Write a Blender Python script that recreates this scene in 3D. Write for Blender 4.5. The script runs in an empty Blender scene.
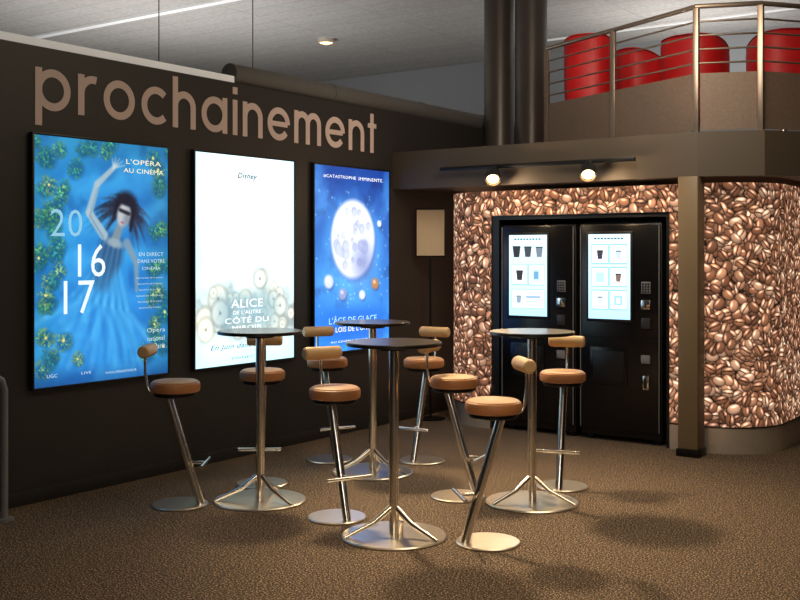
import bpy, bmesh, math, random
import numpy as np
from mathutils import Vector, Matrix
random.seed(4); rng=np.random.default_rng(7)
S=bpy.context.scene; C=S.collection
PI=math.pi
S.view_settings.view_transform='Standard'
S.view_settings.look='None'
CS,SN=0.815,0.579
def P(xc,yc): return (CS*xc-SN*yc, SN*xc+CS*yc)   # room plan from across / ahead of the visitor's standpoint
def s2l(c):
    c=np.asarray(c,float); return np.where(c<=.04045,c/12.92,((c+.055)/1.055)**2.4)
def rgb(r,g,b): return tuple(float(v) for v in s2l(np.array([r,g,b])/255.))+(1.,)
# ---------------------------------------------------------------- materials
def pmat(name,col,rough=.5,metal=0,ns=8,amt=.15,bump=0,bs=60,emit=0,coat=0):
    m=bpy.data.materials.new(name); m.use_nodes=True; nt=m.node_tree; N=nt.nodes; L=nt.links
    b=N['Principled BSDF']; c=rgb(*col)
    tc=N.new('ShaderNodeTexCoord'); n=N.new('ShaderNodeTexNoise'); n.inputs['Scale'].default_value=ns; n.inputs['Detail'].default_value=3
    L.new(tc.outputs['Object'],n.inputs['Vector'])
    mx=N.new('ShaderNodeMix'); mx.data_type='RGBA'
    mx.inputs[6].default_value=tuple(v*(1-amt) for v in c[:3])+(1,); mx.inputs[7].default_value=tuple(min(1,v*(1+amt)) for v in c[:3])+(1,)
    L.new(n.outputs['Fac'],mx.inputs[0]); L.new(mx.outputs[2],b.inputs['Base Color'])
    b.inputs['Roughness'].default_value=rough; b.inputs['Metallic'].default_value=metal
    if coat: b.inputs['Coat Weight'].default_value=coat
    if bump:
        n2=N.new('ShaderNodeTexNoise'); n2.inputs['Scale'].default_value=bs; L.new(tc.outputs['Object'],n2.inputs['Vector'])
        bp=N.new('ShaderNodeBump'); bp.inputs['Strength'].default_value=bump; bp.inputs['Distance'].default_value=.01
        L.new(n2.outputs['Fac'],bp.inputs['Height']); L.new(bp.outputs['Normal'],b.inputs['Normal'])
    if emit:
        L.new(mx.outputs[2],b.inputs['Emission Color']); b.inputs['Emission Strength'].default_value=emit
    return m
def print_mat(name,emit,diffuse=True,rough=.35):
    m=bpy.data.materials.new(name); m.use_nodes=True; nt=m.node_tree; N=nt.nodes; L=nt.links
    b=N['Principled BSDF']; a=N.new('ShaderNodeAttribute'); a.attribute_name='Col'
    if diffuse: L.new(a.outputs['Color'],b.inputs['Base Color'])
    else: b.inputs['Base Color'].default_value=(.01,.01,.01,1)
    L.new(a.outputs['Color'],b.inputs['Emission Color']); b.inputs['Emission Strength'].default_value=emit
    b.inputs['Roughness'].default_value=rough
    return m
M={}
M['wall']=pmat('wall_paint',(43,40,38),.5,0,3,.08,.05,40)
M['darkwall']=pmat('dark_wall_paint',(30,26,23),.7,0,3,.1)
M['black']=pmat('black_satin',(16,15,15),.4,0,10,.2)
M['gloss']=pmat('black_semigloss',(14,13,14),.24,0,10,.2)
M['blackmetal']=pmat('black_metal',(30,27,25),.4,.6,10,.2)
M['duct']=pmat('duct_grey',(92,90,87),.6,0,10,.1)
M['white']=pmat('white_paint_glow',(225,225,222),.6,0,6,.04,emit=.25)  # white cap with a slight glow put in, though it is no lamp
M['fascia']=pmat('brown_fascia',(80,69,56),.5,0,2,.08)
M['post']=pmat('post_paint',(126,106,78),.45,0,3,.1)
M['upwall']=pmat('upper_wall_paint',(136,139,142),.8,0,2,.05)
M['chrome']=pmat('brushed_steel',(242,236,226),.20,1,40,.05,.02,200)
M['disc']=pmat('base_steel',(238,228,212),.30,.95,30,.06,.03,200)
M['kick']=pmat('kick_steel',(230,220,204),.24,.65,30,.1)
M['top']=pmat('table_laminate',(50,42,40),.3,0,20,.2,coat=.2)
M['edge']=pmat('table_edge',(28,24,23),.3,0,20,.2)
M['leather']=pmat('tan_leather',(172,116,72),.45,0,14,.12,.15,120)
M['leatherlit']=pmat('tan_leather_lit',(186,146,108),.5,0,14,.12,.15,120)  # lit copy of the tan leather, for the seat tops
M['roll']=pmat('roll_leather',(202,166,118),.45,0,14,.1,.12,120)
M['letters']=pmat('letter_paint',(214,192,184),.6,0,6,.05)
M['red']=pmat('red_leather',(212,26,28),.5,0,8,.12)
M['redpipe']=pmat('red_piping',(120,12,16),.5,0,8,.12)
M['col']=pmat('column_paint',(76,68,62),.34,.3,6,.1)
M['rail']=pmat('railing_metal',(152,136,120),.35,.8,20,.1)
M['paper']=pmat('paper',(205,185,150),.8,0,5,.06)
M['grey']=pmat('grey_plastic',(120,120,122),.45,0,5,.06)
M['dkgrey']=pmat('dark_grey_plastic',(46,46,48),.35,0,5,.06)
M['lampglow']=pmat('lamp_glow',(255,206,130),.5,0,5,.02,emit=9)
M['strip']=pmat('strip_glow',(215,216,216),.5,0,5,.02,emit=.22)
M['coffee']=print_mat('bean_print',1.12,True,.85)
M['poster']=print_mat('backlit_print',2.1,False)
M['screen']=print_mat('screen_image',1.9,False)
def glow(name,col,e):
    return pmat(name,col,.5,0,4,.02,emit=e)
M['t_white']=glow('ink_white',(240,246,250),1.2)
M['t_pale']=glow('ink_pale_blue',(165,215,240),1.1)
M['t_green']=glow('ink_translucent_blue',(140,196,226),.9)
M['t_num']=glow('ink_soft_white',(220,236,244),1.05)
M['t_small']=glow('ink_small_white',(190,215,230),.9)
M['t_yellow']=glow('ink_cream',(240,232,200),1.0)
M['t_teal']=glow('ink_teal',(52,100,118),.45)
M['t_grey']=glow('ink_grey',(46,60,80),.3)
# carpet
def carpet():
    m=bpy.data.materials.new('speckled_carpet'); m.use_nodes=True; nt=m.node_tree; N=nt.nodes; L=nt.links; b=N['Principled BSDF']
    tc=N.new('ShaderNodeTexCoord')
    v=N.new('ShaderNodeTexNoise'); v.inputs['Scale'].default_value=108; v.inputs['Detail'].default_value=2; v.inputs['Roughness'].default_value=.7
    L.new(tc.outputs['Object'],v.inputs['Vector'])
    r=N.new('ShaderNodeValToRGB'); e=r.color_ramp.elements
    e[0].position=.42; e[0].color=rgb(35,28,22); e[1].position=.64; e[1].color=rgb(206,174,138)
    k=e.new(.55); k.color=rgb(80,65,50)
    L.new(v.outputs['Fac'],r.inputs[0])
    L.new(r.outputs[0],b.inputs['Base Color']); b.inputs['Roughness'].default_value=.95
    bp=N.new('ShaderNodeBump'); bp.inputs['Strength'].default_value=.4; bp.inputs['Distance'].default_value=.006
    L.new(v.outputs['Fac'],bp.inputs['Height']); L.new(bp.outputs['Normal'],b.inputs['Normal'])
    return m
M['carpet']=carpet()
def ceil_mat():
    m=bpy.data.materials.new('perforated_ceiling'); m.use_nodes=True; nt=m.node_tree; N=nt.nodes; L=nt.links; b=N['Principled BSDF']
    tc=N.new('ShaderNodeTexCoord')
    br=N.new('ShaderNodeTexBrick'); br.inputs['Scale'].default_value=1; br.inputs['Brick Width'].default_value=1.2; br.inputs['Row Height'].default_value=.3
    br.inputs['Mortar Size'].default_value=.006; br.offset=0
    br.inputs['Color1'].default_value=rgb(170,167,163); br.inputs['Color2'].default_value=rgb(165,162,158); br.inputs['Mortar'].default_value=rgb(144,141,137)
    L.new(tc.outputs['Object'],br.inputs['Vector'])
    vo=N.new('ShaderNodeTexNoise'); vo.inputs['Scale'].default_value=22; vo.inputs['Detail'].default_value=1
    L.new(tc.outputs['Object'],vo.inputs['Vector'])
    r=N.new('ShaderNodeValToRGB'); e=r.color_ramp.elements; e[0].position=.4; e[0].color=(.87,.87,.87,1); e[1].position=.6; e[1].color=(1,1,1,1)
    L.new(vo.outputs['Fac'],r.inputs[0])
    mx=N.new('ShaderNodeMix'); mx.data_type='RGBA'; mx.blend_type='MULTIPLY'; mx.inputs[0].default_value=1
    L.new(br.outputs['Color'],mx.inputs[6]); L.new(r.outputs[0],mx.inputs[7]); L.new(mx.outputs[2],b.inputs['Base Color'])
    b.inputs['Roughness'].default_value=.8
    return m
M['ceil']=ceil_mat()
M['perf']=pmat('perforated_panel',(120,102,88),.5,.2,60,.35)
M['perf'].node_tree.nodes['Principled BSDF'].inputs['Alpha'].default_value=.90
# ---------------------------------------------------------------- mesh helpers
class MB:
    def __init__(s): s.bm=bmesh.new()
    def box(s,x0,x1,y0,y1,z0,z1,bev=0):
        r=bmesh.ops.create_cube(s.bm,size=1)['verts']
        for v in r: v.co=Vector(((x0+x1)/2+v.co.x*(x1-x0),(y0+y1)/2+v.co.y*(y1-y0),(z0+z1)/2+v.co.z*(z1-z0)))
        if bev:
            ed=list({e for v in r for e in v.link_edges}); bmesh.ops.bevel(s.bm,geom=ed,offset=bev,segments=2,affect='EDGES',profile=.5)
        return s
    def tube(s,pts,r,seg=16,cap=True):
        pts=[Vector(p) for p in pts]; n=len(pts); rs=r if isinstance(r,(list,tuple)) else [r]*n
        rings=[]; up=None
        for i,p in enumerate(pts):
            t=(pts[min(i+1,n-1)]-pts[max(i-1,0)]).normalized()
            if up is None:
                up=Vector((0,0,1)) if abs(t.z)<.9 else Vector((1,0,0))
            a=t.cross(up).normalized(); b=a.cross(t).normalized(); up=b
            rings.append([s.bm.verts.new(p+rs[i]*(math.cos(2*PI*k/seg)*a+math.sin(2*PI*k/seg)*b)) for k in range(seg)])
        for i in range(n-1):
            for k in range(seg):
                s.bm.faces.new((rings[i][k],rings[i][(k+1)%seg],rings[i+1][(k+1)%seg],rings[i+1][k]))
        if cap:
            s.bm.faces.new(list(reversed(rings[0]))); s.bm.faces.new(rings[-1])
        return s
    def lathe(s,prof,seg=48,c=(0,0,0)):
        rings=[]
        for r,z in prof:
            if r<1e-6: rings.append([s.bm.verts.new((c[0],c[1],c[2]+z))])
            else: rings.append([s.bm.verts.new((c[0]+r*math.cos(2*PI*k/seg),c[1]+r*math.sin(2*PI*k/seg),c[2]+z)) for k in range(seg)])
        for i in range(len(rings)-1):
            A,B=rings[i],rings[i+1]
            for k in range(seg):
                k2=(k+1)%seg
                if len(A)==1 and len(B)==1: continue
                if len(A)==1: s.bm.faces.new((A[0],B[k2],B[k]))
                elif len(B)==1: s.bm.faces.new((A[k],A[k2],B[0]))
                else: s.bm.faces.new((A[k],A[k2],B[k2],B[k]))
        return s
    def prism(s,poly,z0,z1,bas=None):
        f=(lambda x,y,z:(x,y,z)) if bas is None else bas
        a=[s.bm.verts.new(f(x,y,z0)) for x,y in poly]; b=[s.bm.verts.new(f(x,y,z1)) for x,y in poly]; n=len(poly)
        s.bm.faces.new(list(reversed(a))); s.bm.faces.new(b)
        for i in range(n): s.bm.faces.new((a[i],a[(i+1)%n],b[(i+1)%n],b[i]))
        return s
    def xf(s,mat): bmesh.ops.transform(s.bm,matrix=mat,verts=s.bm.verts[:]); return s
    def build(s,name,mat,parent=None,smooth=True):
        bmesh.ops.recalc_face_normals(s.bm,faces=s.bm.faces[:])
        me=bpy.data.meshes.new(name); s.bm.to_mesh(me); s.bm.free(); me.materials.append(mat)
        if smooth:
            me.polygons.foreach_set('use_smooth',[True]*len(me.polygons))
            me.set_sharp_from_angle(angle=math.radians(35))
        o=bpy.data.objects.new(name,me); C.objects.link(o)
        if parent: o.parent=parent
        return o
def thing(name,label,cat,loc=(0,0,0),rz=0,group=None):
    o=bpy.data.objects.new(name,None); C.objects.link(o); o.location=loc; o.rotation_euler=(0,0,rz); o.empty_display_size=.1
    o['label']=label; o['category']=cat
    if group: o['group']=group
    return o
def tag(o,label,cat,group=None):
    o['label']=label; o['category']=cat
    if group: o['group']=group
    return o
def struct(o): o['kind']='structure'; return o
def copy_tree(o,parent=None):
    c=o.copy(); C.objects.link(c)
    if parent: c.parent=parent
    for ch in list(o.children): copy_tree(ch,c)
    return c
# frames: W = facing +X (left wall), F = facing -Y
def basW(x,y,z): return (z,x,y)
def basF(x,y,z): return (x,-z,y)
def text(body,w,h,x,y,d,bas,mat,parent,name='printed_text',align='c',off=0,shear=0):
    cu=bpy.data.curves.new('tmp','FONT'); cu.body=body; cu.align_x='LEFT'; cu.extrude=0.0; cu.offset=off; cu.shear=shear; cu.resolution_u=3; cu.space_character=1.06
    ob=bpy.data.objects.new('tmp',cu); C.objects.link(ob); bpy.context.view_layer.update()
    dg=bpy.context.evaluated_depsgraph_get(); me=bpy.data.meshes.new_from_object(ob.evaluated_get(dg)); bpy.data.objects.remove(ob); bpy.data.curves.remove(cu)
    me.name=name
    co=np.array([v.co[:] for v in me.vertices]); mn=co.min(0); mx_=co.max(0); sz=mx_-mn
    sx=w/sz[0]; sy=(h/sz[1]) if h else sx
    for v in me.vertices:
        a=(v.co.x-mn[0])*sx; b=(v.co.y-mn[1])*sy
        if align=='c': a-=w/2
        v.co=bas(x+a,y+b,d)
    me.materials.clear(); me.materials.append(mat)
    o=bpy.data.objects.new(name,me); C.objects.link(o); o.parent=parent
    return o
def grid(name,pos,col,mat,parent):
    ny,nx=col.shape[:2]; verts=pos.reshape(-1,3)
    idx=np.arange(nx*ny).reshape(ny,nx)
    q=np.stack([idx[1:,:-1],idx[1:,1:],idx[:-1,1:],idx[:-1,:-1]],-1).reshape(-1,4)
    me=bpy.data.meshes.new(name); me.from_pydata(verts.tolist(),[],q.tolist())
    ca=me.color_attributes.new('Col','FLOAT_COLOR','POINT')
    c4=np.ones((ny*nx,4)); c4[:,:3]=s2l(np.clip(col.reshape(-1,3),0,1)); ca.data.foreach_set('color',c4.ravel().astype(np.float32))
    me.materials.append(mat); o=bpy.data.objects.new(name,me); C.objects.link(o); o.parent=parent
    return o
# ---------------------------------------------------------------- painting with numpy (prints)
def smoothnoise(ny,nx,cy,cx,seed):
    r=np.random.default_rng(seed); g=r.random((cy+2,cx+2))
    y=np.linspace(0,cy,ny); x=np.linspace(0,cx,nx); yi=y.astype(int); xi=x.astype(int); fy=(y-yi)[:,None]; fx=(x-xi)[None]
    fy=fy*fy*(3-2*fy); fx=fx*fx*(3-2*fx)
    a=g[yi][:,xi]; b=g[yi][:,xi+1]; c=g[yi+1][:,xi]; d=g[yi+1][:,xi+1]
    return (a*(1-fx)+b*fx)*(1-fy)+(c*(1-fx)+d*fx)*fy
def fbm(ny,nx,c,seed,asp=1.35):
    t=0;w=.5
    for k in range(4):
        t=t+w*smoothnoise(ny,nx,int(c*asp*2**k),int(c*2**k),seed+k); w/=2
    return t/.9375
class Paint:
    def __init__(s,w,h,n=180):
        s.nx=n; s.ny=int(n*h/w); s.u,s.v=np.meshgrid(np.linspace(0,1,s.nx),np.linspace(0,1,s.ny)); s.a=h/w; s.c=np.zeros((s.ny,s.nx,3)); s.R=None
    def tf(s,u,v):
        if s.R is None: return u,v
        cu,cv,an,sc,du,dv=s.R; x=(u-cu)*sc; y=(v-cv)*s.a*sc; c_,s_=math.cos(an),math.sin(an); return cu+du+x*c_-y*s_, cv+dv+(x*s_+y*c_)/s.a
    def mix(s,m,col):
        m=np.clip(m,0,1)[...,None]; s.c=s.c*(1-m)+np.array(col)/255.*m
    def blur(s,n):
        for _ in range(n):
            p=np.pad(s.c,((1,1),(1,1),(0,0)),'edge'); s.c=(p[1:-1,1:-1]*4+p[:-2,1:-1]*2+p[2:,1:-1]*2+p[1:-1,:-2]*2+p[1:-1,2:]*2+p[:-2,:-2]+p[2:,2:]+p[:-2,2:]+p[2:,:-2])/16
    def blob(s,u,v,ru,rv,col,soft=.25,ang=0,op=1):
        u,v=s.tf(u,v)
        if s.R: ang+=s.R[2]; ru*=s.R[3]; rv*=s.R[3]
        x=s.u-u; y=(s.v-v)*s.a; ca,sa=math.cos(ang),math.sin(ang); X=x*ca+y*sa; Y=-x*sa+y*ca
        d=np.sqrt((X/ru)**2+(Y/(rv*s.a))**2)
        if soft<1: s.mix(op*np.clip((1-d)/soft,0,1),col)
        else: s.mix(op*np.exp(-d*d),col)
    def line(s,pts,r0,r1,col,op=1):
        n=len(pts)-1; pts=[s.tf(*q) for q in pts]
        if s.R: r0*=s.R[3]; r1*=s.R[3]
        for i in range(n):
            (ax,ay),(bx,by)=pts[i],pts[i+1]; ay*=s.a; by*=s.a; px=s.u-ax; py=s.v*s.a-ay; dx,dy=bx-ax,by-ay
            t=np.clip((px*dx+py*dy)/(dx*dx+dy*dy+1e-9),0,1); d=np.hypot(px-t*dx,py-t*dy); ra=r0+(r1-r0)*(i+t)/n
            s.mix(op*np.clip((ra-d)/.008,0,1),col)
def paint_one(w,h):
    p=Paint(w,h,210); n=fbm(p.ny,p.nx,4,1); n2=fbm(p.ny,p.nx,10,9)
    p.c[:]=np.array((20,86,144))/255.
    p.mix(1.4*(n-.35),(50,144,190)); p.mix(1.6*(.45-n2),(8,46,96))
    rip=.5+.5*np.sin(38*p.v+9*n+6*p.u); p.mix(.20*rip,(90,190,222))
    p.mix(.6*np.exp(-(((p.u-.48)/.38)**2+((p.v-.75)/.24)**2)),(34,110,182))
    edge=np.clip(np.maximum(abs(p.u-.5)*2-.55,(.16-p.v)*3),0,1); p.mix(edge*.75,(10,64,84))
    r=np.random.default_rng(3)
    # woman floating, tilted, arm raised, gown spreading in the water
    p.R=(.62,.36,.26,1.15,-.03,.05)
    for k in range(90):
        t=k/89; a=.10*math.sin(k*2.1); x1=.24+.80*t+.03*math.sin(k*5); y1=.76+.10*math.sin(k*1.7)
        cc=[(42,124,178),(30,98,158),(84,158,192),(24,84,142),(54,138,180)][k%5]
        p.line([(.54+.14*t,.46),(.46+.32*t+a*.5,.60),(x1,y1)],.012,.020,cc,.24)
    p.blur(2)
    for k in range(80):
        a=-.9+5.0*k/79; L_=.13+.12*r.random(); p.line([(.63,.24),(.63+.6*L_*math.cos(a),.24-.30*L_*math.sin(a)+.02),(.63+L_*math.cos(a),.24-.5*L_*math.sin(a)+.07)],.016,.003,(16,20,34) if k%3 else (44,46,66),.5)
    p.blob(.60,.42,.10,.10,(36,66,98),.4,0,.9); p.blob(.58,.50,.085,.08,(36,78,114),.5,0,.75)
    for k in range(9): p.line([(.53+.016*k,.37),(.50+.022*k,.56)],.006,.004,(80,136,172) if k%2 else (18,46,78),.5)
    p.line([(.69,.36),(.78,.42),(.82,.52)],.028,.014,(94,114,128),.85)
    p.line([(.53,.36),(.41,.30),(.42,.19),(.50,.11)],.030,.017,(126,142,150),.9)
    p.line([(.53,.37),(.42,.31),(.43,.20)],.010,.006,(80,104,122),.7)
    for a in (-.7,-.3,.1,.5,.9): p.line([(.50,.11),(.52+.065*math.sin(a),.11-.045*math.cos(a))],.009,.005,(140,154,162))
    p.blob(.63,.225,.095,.062,(14,16,30),.4)
    p.line([(.62,.30),(.61,.37)],.026,.032,(90,106,118)); p.blob(.61,.375,.08,.022,(112,128,138),.5,0,.85)
    p.blob(.63,.262,.052,.052,(138,142,146),.3); p.blob(.655,.272,.034,.05,(88,96,110),.8,0,.8)
    p.blob(.63,.208,.07,.024,(14,16,30),.4); p.line([(.575,.22),(.565,.30)],.014,.008,(14,16,30),.9); p.line([(.688,.22),(.695,.31)],.018,.012,(14,16,30),.9)
    p.line([(.600,.250),(.662,.252)],.013,.013,(12,12,22),.92)
    p.line([(.632,.262),(.629,.277)],.005,.006,(120,126,134),.8); p.blob(.632,.292,.016,.004,(112,56,66),.5)
    p.R=None; p.blur(1)
    fl=[(.06,.08),(.17,.05),(.33,.04),(.05,.33),(.93,.17),(.96,.36),(.97,.52),(.95,.66),(.06,.21),(.02,.50),(.5,.04),(.90,.76),(.10,.58),(.20,.20),(.06,.68),(.28,.12),(.12,.88),(.30,.90),(.96,.88),(.16,.44),(.05,.80),(.20,.82),(.82,.90),(.90,.84),(.05,.93)]
    for k in range(40):
        side=r.random()
        fl.append((.19*r.random() if side<.5 else 1-.14*r.random(),r.random()*.95) if side<.85 else (r.random(),.08*r.random()))
    for (u,v) in fl:
        R=.048+.026*r.random() 
        g=[(66,146,104),(98,164,92),(46,120,116),(134,164,94)][r.integers(4)]
        p.blob(u+.008,v+.006,R*1.0,R*.74,(8,58,84),.5,r.random()*3,.65)
        for k in range(46):
            a=r.random()*2*PI; q=R*r.random()**.6*.95; cc=np.array(g)*(.55+.75*r.random()*(1.25-q/R))
            x0,y0=u+q*math.cos(a),v+q*math.sin(a)/p.a; l=.012; p.line([(x0,y0),(x0+l*math.cos(a),y0+l*math.sin(a)/p.a)],.008,.003,tuple(np.clip(cc,0,255)),.8)
        if r.random()<.4: p.blob(u,v,R*.18,R*.13,(186,166,96),.5)
    p.mix(np.clip((p.v-.92)*6,0,.5),(8,34,80))
    return p.c[::-1]
def paint_two(w,h):
    p=Paint(w,h,200); n=fbm(p.ny,p.nx,4,21); n2=fbm(p.ny,p.nx,12,31)
    p.c[:]=np.array((200,228,234))/255.
    p.mix(np.exp(-((p.u-.5)**2/.09+(p.v-.3)**2/.05)),(255,255,246)); p.mix(.8*np.clip(n-.45,0,1)*2,(166,206,218))
    p.mix(np.clip((p.v-.86)*5,0,.7),(160,212,220)); p.mix(.8*np.clip((.12-p.u)*6,0,1),(160,212,228)); p.mix(.8*np.clip((p.u-.88)*6,0,1),(160,212,228))
    r=np.random.default_rng(5)
    top_=.62-.08*np.sin(PI*p.u)**2; m=np.clip((p.v-top_)*8,0,1)*np.clip((.91-p.v)*14,0,1)
    p.mix(m*.7,(178,190,186)); p.mix(m*np.clip(n2-.42,0,1)*3.5,(126,136,136)); p.mix(m*np.clip(n-.5,0,1)*3,(206,198,170))
    for k in range(34):
        t=r.random(); u=.03+.94*t; top=.61-.06*math.sin(PI*t)**2; vv=top+(.86-top)*r.random(); R=.04+.075*r.random()**2
        c1=[(150,150,138),(176,168,144),(128,138,138)][r.integers(3)]; c2=tuple(int(x*.75) for x in c1)
        p.blob(u,vv,R*1.06,R*.79,c2,.25,0,.7); p.blob(u,vv,R*.94,R*.70,(212,212,198),.3,0,.8); p.blob(u,vv,R*.62,R*.46,(194,198,188),.3,0,.6); p.blob(u,vv,R*.14,R*.10,c2,.4)
        a0=r.random()*6
        for q,l in ((0,.6),(2.1,.42)):
            a=a0+q; p.line([(u,vv),(u+R*l*math.cos(a),vv+R*l*math.sin(a)/p.a)],.006,.004,c2,.7)
    p.blob(.51,.375,.05,.045,(196,176,164),.9,0,.7)
    p.mix(.62*np.exp(-(((p.u-.5)/.32)**4+((p.v-.755)/.10)**4)),(84,124,142)); p.blur(1)
    return p.c[::-1]
def paint_three(w,h):
    p=Paint(w,h,180); n=fbm(p.ny,p.nx,4,51); n2=fbm(p.ny,p.nx,9,61)
    g=p.v[...,None]; p.c=(1-g)*np.array((14,48,120))/255.+g*np.array((46,126,200))/255.
    p.mix(1.3*np.clip(n-.45,0,1),(80,160,220)); p.mix(np.clip(.45-n2,0,1)*2,(8,28,84))
    p.mix(.8*np.exp(-((p.u-.5)**2/.12+(p.v-.50)**2/.08)),(90,160,215))
    r=np.random.default_rng(8)
    for k in range(90):
        p.blob(r.random(),.12+r.random()*.8,.005+.004*r.random(),.004,(225,240,255),.6)
    # a plain pale cratered moon and drifting boulders
    p.blob(.51,.40,.33,.245,(60,80,140),.2,0,.8); p.blob(.50,.39,.31,.23,(196,200,216),.12,0,.97)
    for k in range(30):
        a=r.random()*2*PI; q=r.random()**.5; u=.5+.25*q*math.cos(a); v=.39+.18*q*math.sin(a); R=.02+.045*r.random()
        p.blob(u,v,R,R*.72,(132,140,172),.3,0,.7); p.blob(u+.006,v+.006,R*.8,R*.58,(172,178,200),.4,0,.8)
    p.blob(.64,.52,.22,.17,(70,84,134),.95,0,.6); p.blob(.38,.30,.16,.10,(244,246,252),.95,0,.45)
    for (u,v,R,c_) in ((.18,.62,.07,(170,176,200)),(.80,.64,.06,(150,104,64)),(.62,.70,.05,(180,184,206)),(.36,.69,.06,(120,128,164)),(.86,.30,.035,(190,194,214))):
        p.blob(u+.01,v+.01,R,R*.62,(30,50,100),.4,.4,.7); p.blob(u,v,R,R*.62,c_,.3,.4); p.blob(u-.01,v-.01,R*.5,R*.25,(230,232,240),.9,.4,.6)
    p.mix(np.exp(-(((p.u-.5)/.5)**4+((p.v-.86)/.10)**4)),(28,92,182)); p.blur(1)
    return p.c[::-1]
def paint_beans(W,H,seed,res=.0050):
    nx=max(8,int(W/res)); ny=max(8,int(H/res)); r=np.random.default_rng(seed); c=np.ones((ny,nx,3))*np.array((34,18,12))/255.
    xs=np.arange(nx)*W/(nx-1); ys=np.arange(ny)*H/(ny-1)
    pal=np.array([(148,98,70),(176,124,94),(118,76,54),(194,148,118),(136,88,62)])/255.
    pts=[]
    for layer in range(2):
        st_=.074; L_=[(i*st_+(j%2)*st_/2+st_*.28*r.normal()+layer*.033,j*st_*.8+st_*.22*r.normal()+layer*.028) for i in range(-1,int(W/st_)+2) for j in range(-1,int(H/(st_*.8))+2)]
        r.shuffle(L_); pts+=L_
    for x,y in pts:
        a=.046+.009*r.random(); b=a*(.67+.10*r.random()); an=r.random()*PI
        i0,i1=np.searchsorted(xs,[x-a*1.25,x+a*1.25]); j0,j1=np.searchsorted(ys,[y-a*1.25,y+a*1.25])
        if i1<=i0 or j1<=j0: continue
        X,Y=np.meshgrid(xs[i0:i1]-x,ys[j0:j1]-y); ca,sa=math.cos(an),math.sin(an); U=(X*ca+Y*sa)/a; V=(-X*sa+Y*ca)/b; d=np.abs(U)**2.1+np.abs(V)**2.1
        z=np.sqrt(np.clip(1-d,0,1)); base=pal[r.integers(5)]*(.88+.28*r.random())
        lum=.50+.44*z+.16*(Y/a)
        col=base*lum[...,None]
        sp=np.exp(-(((U-.1)/.5)**2+((V-.48*(1 if ca>0 else -1))/.20)**2))*.60; col=col+sp[...,None]*np.array((1,.88,.80))
        if r.random()<.6:
            cr=np.abs(V+.10*np.sin(3.0*U)); col=np.where(((cr<.12)&(abs(U)<.9))[...,None],base*.16,col)
        sh=(np.clip((1.38-d)/.38,0,1)*.85)[...,None]
        c[j0:j1,i0:i1]*=(1-sh*.85)
        m=np.clip((1-d)/.10,0,1)[...,None]
        c[j0:j1,i0:i1]=c[j0:j1,i0:i1]*(1-m)+col*m
    return np.clip(c,0,1)
# ---------------------------------------------------------------- setting
XW=-5.806
struct(MB().box(-13,4,-3,13,-.1,0).build('floor',M['carpet']))
struct(MB().box(-13,4,-3,13,4.35,4.45).build('ceiling',M['ceil']))
struct(MB().box(XW-.14,XW,-3,10.6,0,2.93).build('wall_left',M['wall']))
struct(MB().box(XW,XW+.015,-3,8.75,0,.09,.003).build('baseboard_left',M['darkwall']))
struct(MB().box(-13,4,13,13.1,0,4.35).build('wall_back',M['upwall']))
struct(MB().box(4,4.1,-3,13,0,4.35).build('wall_right',M['darkwall']))
struct(MB().box(-13,4,-3.1,-3,0,4.35).build('wall_front',M['darkwall']))
struct(MB().box(-13.1,-13,-3,13,0,4.35).build('wall_outer',M['upwall']))
struct(MB().box(XW,4,10.3,10.4,0,2.2).build('wall_under_balcony',M['darkwall']))
slab=[(XW,8.05),(-2.864,8.05),(-2.40,8.24),(-1.98,8.80),(-1.8,11.2),(XW,11.2)]
struct(MB().prism(slab,2.2,2.55).build('balcony_slab',M['fascia'],smooth=False))
struct(MB().box(XW-.13,XW-.01,-3,5.95,2.93,2.985,.004).build('trim_1',M['white']))
struct(MB().box(-11.6,-7.6,8.15,8.25,4.33,4.35).build('trim_2',M['strip']))
struct(MB().box(-6.4,-2.4,12.12,12.17,4.335,4.35).build('trim_3',M['strip']))
d=MB().tube([(XW-.08,5.96,3.01),(XW-.08,10.6,3.01)],.085,24)
for y in (7.2,8.6,9.8): d.tube([(XW-.08,y,3.01),(XW-.08,y+.05,3.01)],.090,24)
tag(d.build('ventilation_duct',M['duct']),'grey round duct lying along the top of the poster wall','duct')
for Y,l in ((5.24,'thin black suspension cable above the third letter of the wall sign'),(6.23,'thin black suspension cable rising from the near end of the grey duct')):
    o=MB().tube([(XW-.08,Y,2.985 if Y<5.9 else 3.095),(XW-.08,Y,4.35)],.004,8); tag(o.build('suspension_cable',M['black']),l,'cable')
# square post under the balcony corner
t=thing('support_post','square brown steel post under the balcony corner beside the coffee bean pillar','post',(-2.93,8.10,0))
MB().box(-.08,.08,-.08,.08,.06,2.2,.006).build('post_shaft',M['post'],t)
MB().box(-.092,.092,-.092,.092,0,.06,.005).build('post_foot',M['blackmetal'],t)
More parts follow.
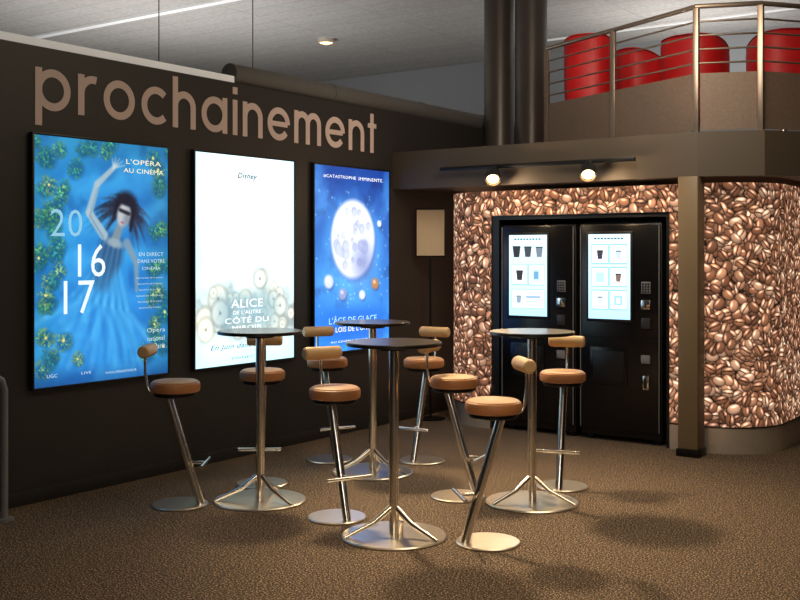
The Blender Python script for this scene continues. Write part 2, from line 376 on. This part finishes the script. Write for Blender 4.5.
# ---------------------------------------------------------------- coffee bean panels
def path_points(path,n):
    P0=[Vector(p) for p in path]; L=[0]
    for i in range(1,len(P0)): L.append(L[-1]+(P0[i]-P0[i-1]).length)
    T=L[-1]; out=[];j=0
    for k in range(n):
        s=T*k/(n-1)
        while j<len(L)-2 and s>L[j+1]: j+=1
        f=(s-L[j])/(L[j+1]-L[j]); out.append(P0[j].lerp(P0[j+1],min(f,1)))
    return np.array([p[:] for p in out]),T
def bean_panel(name,label,path,z0,z1,seed,kick):
    path=[(x,y,0) for x,y in path]; T=sum((Vector(path[i+1])-Vector(path[i])).length for i in range(len(path)-1))
    col=paint_beans(T,z1-z0,seed); ny,nx=col.shape[:2]; pp,_=path_points(path,nx)
    pos=np.zeros((ny,nx,3)); pos[:,:,0]=pp[:,0]; pos[:,:,1]=pp[:,1]; pos[:,:,2]=np.linspace(z0,z1,ny)[:,None]
    t=thing(name,label,'wall panel'); grid('bean_print',pos,col,M['coffee'],t)
    if kick:
        k=MB(); n=len(path); vs=[]
        for (x,y,_z) in path: vs.append((k.bm.verts.new((x,y,0)),k.bm.verts.new((x,y,z0))))
        for i in range(n-1): k.bm.faces.new((vs[i][0],vs[i+1][0],vs[i+1][1],vs[i][1]))
        k.build('kick_plate',M['kick'],t)
        k=MB(); pts=[(x,y,z0) for x,y,_z in path]; k.tube(pts,.006,8); k.build('edge_trim',M['black'],t)
    return t
arc=lambda cx,cy,r,a0,a1,n=16:[(cx+r*math.cos(math.radians(a0+(a1-a0)*k/n)),cy+r*math.sin(math.radians(a0+(a1-a0)*k/n))) for k in range(n+1)]
bean_panel('coffee_bean_panel','curved panel printed with roasted coffee beans, left of the vending machines',[(-5.50,9.6)]+arc(-4.97,8.80,.53,180,270)+[(-4.87,8.27)],.21,2.16,11,True)
hp=bean_panel('coffee_bean_panel','narrow coffee bean printed header strip above the two vending machines',[(-4.87,8.265),(-3.15,8.265)],1.937,2.16,12,False)
MB().box(-4.84,-3.15,8.268,8.4,1.935,2.16).build('header_board',M['black'],hp,smooth=False)
bean_panel('coffee_bean_panel','large rounded coffee bean printed pillar right of the square post',[(-3.17,8.26)]+arc(-2.93,8.79,.53,270,360)+[(-2.40,10.29)],.21,2.16,13,True)
s=MB().box(-4.87,-4.79,8.295,9.2,0,1.9).box(-3.21,-3.16,8.295,9.2,0,1.9).box(-4.87,-3.16,8.295,9.2,1.9,1.935)
tag(s.build('machine_surround',M['black'],smooth=False),'black recess frame around the two vending machines','frame')
struct(MB().box(-5.4,-2.9,9.25,9.3,0,2.2).build('wall_recess',M['black']))
# ---------------------------------------------------------------- vending machines
def paint_screen(kind):
    p=Paint(.38,.72,120); p.c[:]=np.array((184,226,244))/255.; p.mix(np.clip(.35-p.v,0,1),(226,246,254)); p.mix(np.clip(p.v-.6,0,.6),(130,196,234))
    def rect(u0,u1,v0,v1,col): p.mix(((p.u>u0)&(p.u<u1)&(p.v>v0)&(p.v<v1)).astype(float),col)
    def tile(u0,u1,v0,v1): rect(u0-.02,u1+.02,v0-.011,v1+.011,(110,164,196)); rect(u0,u1,v0,v1,(240,250,255))
    def cup(u,v,s,col):
        w=s*(1-.25*(p.v-v)/s); p.mix(((abs(p.u-u)<w)&(abs(p.v-v)<s*.75)).astype(float),col)
        p.mix(((abs(p.u-u)<s*1.2)&(abs(p.v-(v-s*.75))<.006)).astype(float),(20,20,24))
    for i in range(9): rect(.14+.08*i,.195+.08*i,.040,.060,(24,40,60))
    if kind==0:
        cup(.20,.21,.09,(30,28,32)); cup(.5,.21,.085,(54,54,64)); cup(.80,.21,.08,(100,110,124))
        for i in range(2): tile(.09+.44*i,.47+.44*i,.37,.61)
        cup(.28,.50,.08,(36,34,40)); rect(.62,.82,.42,.57,(170,200,220)); rect(.66,.78,.45,.54,(90,140,180))
        tile(.09,.91,.68,.90); cup(.26,.80,.06,(120,140,160)); rect(.45,.84,.75,.78,(130,160,190)); rect(.45,.74,.81,.83,(150,180,205))
    else:
        for i in range(2):
            for j in range(3): tile(.09+.44*i,.47+.44*i,.13+.27*j,.34+.27*j)
        cup(.28,.245,.065,(50,50,60)); cup(.72,.245,.06,(170,186,200)); rect(.18,.38,.45,.57,(160,196,220)); cup(.72,.515,.06,(110,90,80)); cup(.28,.785,.055,(180,194,206)); rect(.62,.82,.72,.84,(140,184,214)); rect(.68,.76,.75,.81,(236,244,250))
    return p.c[::-1]
def vending(x0,label,kind):
    t=thing('vending_machine',label,'vending machine',(x0,8.30,0),0,'hot drink vending machines')
    w=.73
    MB().box(0,w,.03,.75,.04,1.85,.008).build('cabinet',M['black'],t)
    for a,b_ in ((.03,.08),(w-.09,.08),(.03,.6),(w-.09,.6)): MB().box(a,a+.06,b_,b_+.06,0,.05).build('foot',M['black'],t)
    dr=MB().box(.008,w-.008,0,.03,.10,1.84,.008).build('door',M['gloss'],t)
    MB().box(.01,w-.01,-.003,0,.885,.89).build('door_seam',M['blackmetal'],dr)
    for a in (.008,w-.014): MB().box(a,a+.006,-.006,0,.11,1.83).build('door_edge',M['grey'],dr)
    MB().box(.07,.49,-.012,0,1.015,1.785,.006).build('screen_bezel',M['black'],t)
    col=paint_screen(kind); ny,nx=col.shape[:2]; pos=np.zeros((ny,nx,3)); pos[:,:,0]=np.linspace(.09,.47,nx); pos[:,:,1]=-.0135; pos[:,:,2]=np.linspace(1.04,1.76,ny)[:,None]
    grid('screen',pos,col,M['screen'],t)
    MB().box(.565,.645,-.010,0,1.26,1.36,.004).build('keypad',M['grey'],t)
    b=MB()
    for i in range(3):
        for j in range(4): b.box(.573+.024*i,.590+.024*i,-.015,-.010,1.266+.023*j,1.282+.023*j,.002)
    b.build('keys',M['black'],t)
    cs=MB().box(.565,.645,-.02,0,1.13,1.21,.006).build('coin_slot',M['chrome'],t)
    MB().box(.60,.609,-.022,-.018,1.145,1.195).build('coin_opening',M['black'],cs)
    MB().box(.565,.645,-.016,0,.97,1.06,.006).build('card_reader',M['dkgrey'],t)
    lk=MB().box(.58,.635,-.02,0,.46,.58,.008).build('lock_plate',M['chrome'],t)
    MB().box(.598,.617,-.04,-.02,.475,.565,.006).build('lock_handle',M['black'],lk)
    f=MB().box(.10,.44,-.010,0,.48,.80,.006).build('dispensing_hatch',M['gloss'],t)
    MB().box(.13,.41,-.013,-.010,.51,.77,.004).build('hatch_flap',M['black'],f)
    MB().box(.565,.645,-.02,0,.68,.75,.006).build('coin_return',M['grey'],t)
    return t
vending(-4.770,'left black drinks vending machine, three cups across the top of its lit screen',0)
vending(-3.992,'right black drinks vending machine, nearer the square post, six pale tiles on its screen',1)
# ---------------------------------------------------------------- posters
def lightbox(label,y0,y1,z0,z1,painter):
    t=thing('poster_lightbox',label,'poster',(XW,0,0)); w=y1-y0; h=z1-z0
    f=MB(); e=.015; D=.042
    for a in ((y0-e,y0,z0-e,z1+e),(y1,y1+e,z0-e,z1+e),(y0,y1,z0-e,z0),(y0,y1,z1,z1+e)): f.box(.001,D,a[0],a[1],a[2],a[3],.003)
    f.build('frame',M['black'],t)
    MB().box(.001,.03,y0,y1,z0,z1).build('backing',M['black'],t)
    col=painter(w,h); ny,nx=col.shape[:2]; pos=np.zeros((ny,nx,3)); pos[:,:,0]=.034; pos[:,:,1]=np.linspace(y0,y1,nx); pos[:,:,2]=np.linspace(z0,z1,ny)[:,None]
    grid('poster_print',pos,col,M['poster'],t)
    def T(s,u,v,wd,ht,mat,off=0,shear=0): return text(s,wd*w,ht*h if ht else None,y0+u*w,z0+(1-v)*h,.037,basW,M[mat],t,off=off,shear=shear)
    return T
ZT,ZB=2.357,.735
T=lightbox('blue opera season poster with floating woman, leftmost backlit poster',4.10,5.222,ZB,ZT,paint_one)
T("L'OPÉRA",.80,.085,.28,.026,'t_yellow'); T('AU CINÉMA',.80,.122,.32,.024,'t_yellow')
T('20',.22,.40,.22,.11,'t_green',-.006); T('16',.40,.565,.20,.135,'t_num',-.004); T('17',.31,.715,.22,.135,'t_num',-.004)
T('EN DIRECT',.86,.48,.2,.016,'t_small'); T('DANS VOTRE',.86,.51,.22,.016,'t_small'); T('CINÉMA',.86,.54,.15,.016,'t_small')
for i in range(6): T('Spectacles de la saison',.85,.58+.026*i,.22-.02*(i%3),.009,'t_small')
T('Opéra',.90,.82,.15,.024,'t_small'); T('national',.90,.852,.14,.020,'t_small'); T('de Paris',.90,.888,.15,.024,'t_small')
T('UGC',.12,.965,.07,.014,'t_small'); T('WWW.OPERADEPARIS.FR',.62,.975,.24,.010,'t_small'); T('LIVE',.36,.965,.07,.011,'t_small')
T=lightbox('pale white fantasy film poster with misty grey lower half, middle backlit poster',5.49,6.60,ZB,ZT,paint_two)
T('Disney',.5,.115,.20,.036,'t_grey',.02,.3)
T('ALICE',.5,.73,.32,.040,'t_white',.0); T("DE L'AUTRE",.5,.762,.28,.019,'t_white'); T('CÔTÉ DU',.5,.805,.44,.034,'t_white',.0); T('MIROIR',.5,.836,.30,.020,'t_white')
T('En Juin dans les salles',.5,.93,.72,.030,'t_teal',.006,.35); T('DISNEY.FR',.5,.975,.3,.010,'t_grey')
T=lightbox('deep blue space film poster with pale moon, rightmost backlit poster',6.865,7.945,ZB,ZT,paint_three)
T('#CATASTROPHE',.32,.064,.42,.018,'t_white',-.006); T('IMMINENTE.',.74,.064,.34,.018,'t_white',-.006)
T("L'ÂGE DE GLACE",.5,.85,.64,.044,'t_pale',.01); T("LES LOIS DE L'UNIVERS",.5,.895,.72,.028,'t_white',.003); T('AU CINÉMA EN JUILLET',.5,.955,.6,.016,'t_white'); 
# ---------------------------------------------------------------- sign letters
sg=thing('wall_sign','large taupe lowercase letters spelling prochainement above the posters','sign',(XW,0,0))
XH=.275; w2=.094
def arcp(cx,cy,r,a0,a1,n=28): return [(cx+r*math.cos(math.radians(a0+(a1-a0)*k/n)),cy+r*math.sin(math.radians(a0+(a1-a0)*k/n))) for k in range(n+1)]
ring=arcp(.5,.5,.40,0,360,40)
GL={'p':([[(.1,-.36),(.1,1)],ring],1.0),'r':([[(.1,0),(.1,1)],arcp(.46,.54,.36,180,75)],.56),'o':([ring],1.0),'c':([arcp(.5,.5,.40,45,315)],.86),
'h':([[(.1,0),(.1,1.36)],arcp(.42,.58,.32,180,0)+[(.74,0)]],.84),'a':([ring,[(.9,0),(.9,1)]],1.0),'i':([[(.1,0),(.1,1)],[(.1,1.16),(.1,1.36)]],.2),
'n':([[(.1,0),(.1,1)],arcp(.42,.58,.32,180,0)+[(.74,0)]],.84),'e':([arcp(.5,.5,.40,0,322),[(.1,.5),(.88,.5)]],.98),
'm':([[(.1,0),(.1,1)],arcp(.37,.63,.27,180,0)+[(.64,0)],arcp(.91,.63,.27,180,0)+[(1.18,0)]],1.28),'t':([[(.22,0),(.22,1.3)],[(0,.9),(.46,.9)]],.46)}
word='prochainement'; tot=sum(GL[c][1] for c in word); gap=(3.66/XH-tot)/12; x=0
for ch in word:
    st,wd=GL[ch]; b=MB()
    for si,pl in enumerate(st):
        hw=w2*(.8 if (ch=='e' and si==1) or (ch=='t' and si==1) else 1); n=len(pl); pts=[Vector(q) for q in pl]; closed=(pts[0]-pts[-1]).length<1e-4; L_=[];R_=[]
        for i in range(n):
            if closed: a=pts[i-1] if i>0 else pts[n-2]; c=pts[i+1] if i<n-1 else pts[1]
            else: a=pts[max(i-1,0)]; c=pts[min(i+1,n-1)]
            t_=(c-a).normalized(); nn=Vector((-t_.y,t_.x)); L_.append(pts[i]+nn*hw); R_.append(pts[i]-nn*hw)
        for i in range(n-1):
            D=.003+.0004*si; q=[L_[i],L_[i+1],R_[i+1],R_[i]]
            F=[b.bm.verts.new(basW(4.13+(x+v.x)*XH,2.522+v.y*XH,D)) for v in q]; Bk=[b.bm.verts.new(basW(4.13+(x+v.x)*XH,2.522+v.y*XH,.0005)) for v in q]
            b.bm.faces.new(F)
            b.bm.faces.new((F[0],Bk[0],Bk[1],F[1])); b.bm.faces.new((F[2],Bk[2],Bk[3],F[3]))
            if not closed and i==0: b.bm.faces.new((F[3],Bk[3],Bk[0],F[0]))
            if not closed and i==n-2: b.bm.faces.new((F[1],Bk[1],Bk[2],F[2]))
    b.build('letter',M['letters'],sg,smooth=False); x+=wd+gap
# ---------------------------------------------------------------- track lights, downlight
t=thing('track_rail','long black lighting track along the brown balcony fascia','lighting track')
MB().box(-5.22,-3.35,7.965,8.0,2.34,2.375,.004).build('rail',M['black'],t)
for X in (-5.0,-4.3,-3.6): MB().box(X-.02,X+.02,8.0,8.05,2.345,2.37).build('bracket',M['black'],t)
def tracklamp(X,label):
    t=thing('track_spotlight',label,'spotlight',(X,7.90,2.28),0,'spotlights on the fascia track')
    MB().tube([(0,.075,.065),(0,.03,.07),(0,.02,.03)],.012,10).build('arm',M['black'],t)
    R=Matrix.Rotation(math.radians(28),4,'Z')@Matrix.Rotation(math.radians(-44),4,'X')
    h=MB().lathe([(0,.07),(.035,.07),(.056,.04),(.070,-.05),(.070,-.075),(.060,-.075),(.056,-.05),(0,-.05)],28).xf(R).build('lamp_head',M['black'],t)
    MB().lathe([(0,-.052),(.050,-.052),(.050,-.056),(0,-.066)],24).xf(R).build('lamp_bulb',M['lampglow'],h)
    d=R@Vector((0,0,-1))
    l=bpy.data.lights.new('spot','SPOT'); l.energy=75; l.spot_size=math.radians(105); l.spot_blend=.9; l.color=(1,.72,.42); l.shadow_soft_size=.10
    o=bpy.data.objects.new('spot_light',l); C.objects.link(o); o.location=Vector((X,7.90,2.28))+d*.10; o.rotation_euler=d.to_track_quat('-Z','Y').to_euler()
    l=bpy.data.lights.new('point','POINT'); l.energy=8; l.color=(1,.70,.40); l.shadow_soft_size=.03
    o=bpy.data.objects.new('point_light',l); C.objects.link(o); o.location=Vector((X,7.90,2.28))+d*.13
tracklamp(-4.62,'glowing black track spotlight above the left vending machine'); tracklamp(-3.725,'glowing black track spotlight above the right vending machine, near the track end')
t=thing('ceiling_downlight','small glowing round downlight in the ceiling behind the poster wall','ceiling light',(*P(-.95,13.5),4.35))
MB().lathe([(.08,0),(.08,-.05),(.11,-.06),(.11,0)],28).build('trim_ring',M['kick'],t); MB().lathe([(0,-.03),(.078,-.03),(.078,-.045),(0,-.075)],24).build('lamp_bulb',M['lampglow'],t)
# ---------------------------------------------------------------- upper level
for i,(px,yc,r) in enumerate(((499,11.2,.158),(531,10.95,.168))):
    X,Y=P((px-400)/1050*yc,yc)
    c=MB().lathe([(0,0),(r*1.02,0),(r*1.02,.04),(r,.05),(r,1.80),(0,1.80)],48,(X,Y,2.55))
    tag(c.build('round_column',M['col']),['dark round column above the balcony edge, nearer the poster wall','dark round column next to the railing end'][i],'column')
rp=[(-4.66,8.98),(-3.80,8.57),(-2.90,8.13),(-2.45,8.31),(-2.06,8.83),(-1.95,10.2)]
t=thing('balcony_railing','brushed metal balcony railing with perforated lower panels around the red chairs','railing',(0,0,2.55))
for (x,y) in rp: MB().box(x-.022,x+.022,y-.022,y+.022,0,.985,.003).build('railing_post',M['rail'],t)
for z,r in ((1.0,.020),(.88,.008),(.77,.008),(.66,.008),(.55,.008)):
    MB().tube([(x,y,z) for x,y in rp],r,12).build('handrail' if z==1 else 'rail',M['rail'],t)
for i in range(len(rp)-1):
    a=Vector(rp[i]);c=Vector(rp[i+1]); d_=(c-a).normalized(); n_=Vector((-d_.y,d_.x))*.004; a=a+d_*.03; c=c-d_*.03
    MB().prism([tuple(a+n_),tuple(c+n_),tuple(c-n_),tuple(a-n_)],.02,.47).build('perforated_panel',M['perf'],t,smooth=False)
def tub():
    t=thing('tub_chair','','chair',(0,0,0),0,'red tub chairs on the balcony')
    b=MB(); n=44; rings=[]; rim=[]
    for k in range(n+1):
        a=math.radians(-128+256*k/n); e=(abs(a)/math.radians(128)); top=1.06-.13*e**3
        sq=1/(abs(math.cos(a))**2.5+abs(math.sin(a))**2.5)**(1/2.5); ring=[]
        for q,(dr,z) in enumerate([(-.02,.28),(.008,.32),(.016,.50),(.022,.74),(.024,top-.07),(.016,top-.022),(-.004,top),(-.034,top),(-.056,top-.022),(-.066,top-.07),(-.066,.66)]):
            r=(.245+dr)*sq
            ring.append(b.bm.verts.new((-r*math.cos(a),-r*math.sin(a),z)))
        rings.append(ring); r=(.245+.016)*sq; rim.append((-r*math.cos(a),-r*math.sin(a),top-.018))
    for k in range(n):
        for j in range(10): b.bm.faces.new((rings[k][j],rings[k+1][j],rings[k+1][j+1],rings[k][j+1]))
    b.bm.faces.new(rings[0]); b.bm.faces.new(list(reversed(rings[-1])))
    sh=b.build('shell',M['red'],t)
    MB().tube(rim,.006,8).build('piping',M['redpipe'],sh)
    MB().lathe([(0,.28),(.15,.28),(.18,.31),(.186,.56),(.186,.70),(.17,.74),(0,.75)],36,(.015,0,0)).build('seat_cushion',M['red'],t)
    MB().lathe([(0,0),(.2,0),(.2,.012),(.03,.03),(.026,.28),(0,.28)],32).build('pedestal',M['chrome'],t)
    return t
base=tub(); i=0
for px,yc,rz,sc,sz,l in ((589,10.0,105,.86,1.04,'red tub chair at the left end of the railing, nearest the columns'),(640,10.55,50,.98,1.02,'red tub chair second along the railing from the columns, lower than its neighbours'),(695,9.95,85,1.12,1.02,'wide red tub chair directly behind the railing corner above the square post'),(784,9.75,130,1.20,1.02,'rightmost red tub chair, above the rounded bean pillar')):
    o=base if i==0 else copy_tree(base); X,Y=P((px-400)/1050*yc,yc); o.location=(X,Y,2.55); o.scale=(sc,sc,sz); o.rotation_euler=(0,0,math.radians(rz)); o['label']=l; i+=1
# ---------------------------------------------------------------- bar tables and stools
TH=math.atan2(SN,CS)
def table():
    t=thing('bar_table','','table',(0,0,0),0,'round bar tables')
    tp=MB().lathe([(0,1.078),(.262,1.078),(.268,1.084),(.268,1.094),(.264,1.100),(0,1.100)],64).build('tabletop',M['top'],t)
    MB().lathe([(.266,1.080),(.272,1.080),(.272,1.097),(.266,1.097)],64).build('edge_band',M['edge'],tp)
    MB().lathe([(0,1.055),(.09,1.055),(.09,1.078),(0,1.078)],32).build('top_bracket',M['black'],t)
    MB().lathe([(0,.012),(.028,.012),(.028,1.056),(0,1.056)],28).build('pole',M['chrome'],t)
    MB().lathe([(0,0),(.290,0),(.297,.004),(.297,.008),(.290,.014),(0,.016)],64).build('base_plate',M['disc'],t)
    for a in (200,325,80):
        a=math.radians(a); ca,sa=math.cos(a),math.sin(a)
        MB().tube([(.0*ca,.0*sa,.175),(.03*ca,.03*sa,.155),(.12*ca,.12*sa,.088),(.290*ca,.290*sa,.018)],[.015,.018,.015,.009],14).build('leg',M['chrome'],t)
    return t
tb=table()
for i,(xc,yc,rz,l) in enumerate(((-.034,5.93,TH,'bar table nearest the camera, front centre'),(-.904,6.78,TH-.1,'bar table beside the pale middle poster, leftmost of the tables'),(.846,6.73,TH+.1,'bar table in front of the vending machines'),(-.20,7.66,TH,'bar table farthest back, before the rightmost poster'))):
    o=tb if i==0 else copy_tree(tb); o.location=(*P(xc,yc),0); o.rotation_euler=(0,0,rz); o['label']='round dark '+l
def stool():
    t=thing('bar_stool','','stool',(0,0,0),0,'leaning bar stools')
    MB().lathe([(0,0),(.172,0),(.178,.004),(.178,.009),(.172,.014),(0,.014)],56).build('base_plate',M['disc'],t)
    MB().tube([(-.133,0,.005),(-.130,0,.02),(.075,0,.69),(.08,0,.705)],.026,24).build('pole',M['chrome'],t)
    MB().lathe([(0,.695),(.13,.695),(.135,.70),(.135,.722),(0,.722)],48,(.03,0,0)).build('seat_plate',M['blackmetal'],t)
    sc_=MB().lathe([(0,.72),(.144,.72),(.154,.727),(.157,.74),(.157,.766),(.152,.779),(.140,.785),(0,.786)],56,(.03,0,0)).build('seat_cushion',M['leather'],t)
    MB().lathe([(0,.784),(.143,.784),(.143,.787),(.132,.792),(0,.793)],56,(.03,0,0)).build('seat_top_lit',M['leatherlit'],sc_)  # lighter disc puts the light falling on the seat into its colour
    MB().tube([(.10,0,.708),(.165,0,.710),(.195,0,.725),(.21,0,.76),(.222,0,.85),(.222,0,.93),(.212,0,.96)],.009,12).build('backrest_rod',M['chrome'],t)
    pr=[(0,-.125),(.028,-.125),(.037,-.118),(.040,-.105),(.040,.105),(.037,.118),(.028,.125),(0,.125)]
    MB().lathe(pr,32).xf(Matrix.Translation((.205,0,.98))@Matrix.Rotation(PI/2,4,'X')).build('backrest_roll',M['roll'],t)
    f=MB().tube([(-.05,0,.27),(-.16,0,.27)],.010,12).tube([(-.16,-.145,.27),(-.16,.145,.27)],.011,14)
    f.build('footrest',M['chrome'],t)
    return t
st=stool()
stools=[(180,505,180,'leaning tan bar stool beside the blue opera poster, leftmost in the room'),
(262,484,92,'tan bar stool partly hidden behind the leftmost bar table'),
(337,518,120,'tan bar stool left of the nearest bar table, roll backrest facing the camera'),
(329,460,118,'tan bar stool behind the front centre stool, below the pale and blue posters'),
(422,461,60,'tan bar stool farthest back, leaning right, by the back table'),
(458,497,155,'tan bar stool leaning left, between the nearest table and the vending machines'),
(488,543,10,'tan bar stool leaning right, closest to the camera, right of the nearest table'),
(562,487,72,'tan bar stool behind the bar table facing the vending machines')]
for i,(px,py,ang,l) in enumerate(stools):
    o=st if i==0 else copy_tree(st); yc=1680/(py-253); o.location=(*P((px-400)/1050*yc,yc),0); o.rotation_euler=(0,0,math.radians(ang)+TH); o['label']=l
# ---------------------------------------------------------------- sign stand, handrail
t=thing('sign_stand','slim black stand holding a beige notice sheet by the left bean panel','sign stand',(-5.62,8.42,0),TH*.9)
MB().lathe([(0,0),(.14,0),(.14,.012),(.012,.02),(.012,1.55),(0,1.55)],28).build('stand_pole',M['blackmetal'],t)
MB().box(-.145,.145,-.02,0,1.56,2.03,.004).build('sheet_frame',M['blackmetal'],t)
MB().box(-.132,.132,-.024,-.019,1.575,2.015).build('notice_sheet',M['paper'],t)
hx=XW+.24
t=thing('floor_handrail','grey bent tube handrail at the far left edge beside the wall','handrail',(hx,3.39,0))
MB().tube([(0,.36,.01),(0,.36,.78),(0,.34,.84),(0,.28,.875),(0,.2,.88),(0,-.9,.88),(0,-1.0,.84),(0,-1.02,.7),(0,-1.02,.01)],.021,16).build('tube_frame',M['grey'],t)
for yy in (.36,-1.02): MB().lathe([(0,0),(.055,0),(.055,.015),(0,.02)],24,(0,yy,0)).build('floor_flange',M['grey'],t)
# ---------------------------------------------------------------- lights
def look(o,tgt): o.rotation_euler=(Vector(tgt)-o.location).to_track_quat('-Z','Y').to_euler()
def light(kind,loc,tgt,e,col,size=.2,spot=60,blend=.5):
    l=bpy.data.lights.new(kind.lower(),kind); l.energy=e; l.color=col
    if kind=='AREA': l.shape='DISK'; l.size=size
    else: l.shadow_soft_size=size
    if kind=='SPOT': l.spot_size=math.radians(spot); l.spot_blend=blend
    o=bpy.data.objects.new(kind.lower()+'_light',l); C.objects.link(o); o.location=loc; look(o,tgt); return o
cx,cy=P(.75,6.2)
light('SPOT',(-5.75,6.5,4.15),(cx,cy,.2),1150,(1,.74,.44),.20,52,1)
light('SPOT',(-1.2,2.6,4.2),(*P(-.1,5.5),0),720,(1,.74,.46),1.2,56,1)
light('AREA',(-2.6,5.9,4.25),(-3.4,5.8,0),78,(1,.82,.58),2.6)
light('AREA',(1.0,-1.2,2.6),(-3.5,5.5,.8),46,(1,.93,.84),1.6)  # added light behind the camera, gives highlights on the steel poles
light('AREA',(-9,8,2.2),(-9,8.5,4.3),106,(1,.98,.96),3)  # added unseen uplight behind the partition, brightens the ceiling
light('AREA',(-4.2,11.6,3.0),(-4.2,11.6,4.3),46,(1,.97,.94),1.5)  # added unseen uplight over the upper level, brightens the ceiling
light('AREA',(-3.0,6.5,3.6),(-3.6,9.2,3.2),36,(1,.88,.74),1.2)
w=bpy.data.worlds.new('World'); S.world=w; w.use_nodes=True; w.node_tree.nodes['Background'].inputs[0].default_value=(.6,.65,.75,1); w.node_tree.nodes['Background'].inputs[1].default_value=.05
# ---------------------------------------------------------------- camera
cd=bpy.data.cameras.new('camera'); cam=bpy.data.objects.new('camera',cd); C.objects.link(cam)
cd.sensor_width=36; cd.lens=47.25; cd.shift_y=-47/800; cd.clip_start=.05
cam.location=(0,0,1.6); cam.rotation_euler=(PI/2,0,TH); S.camera=cam
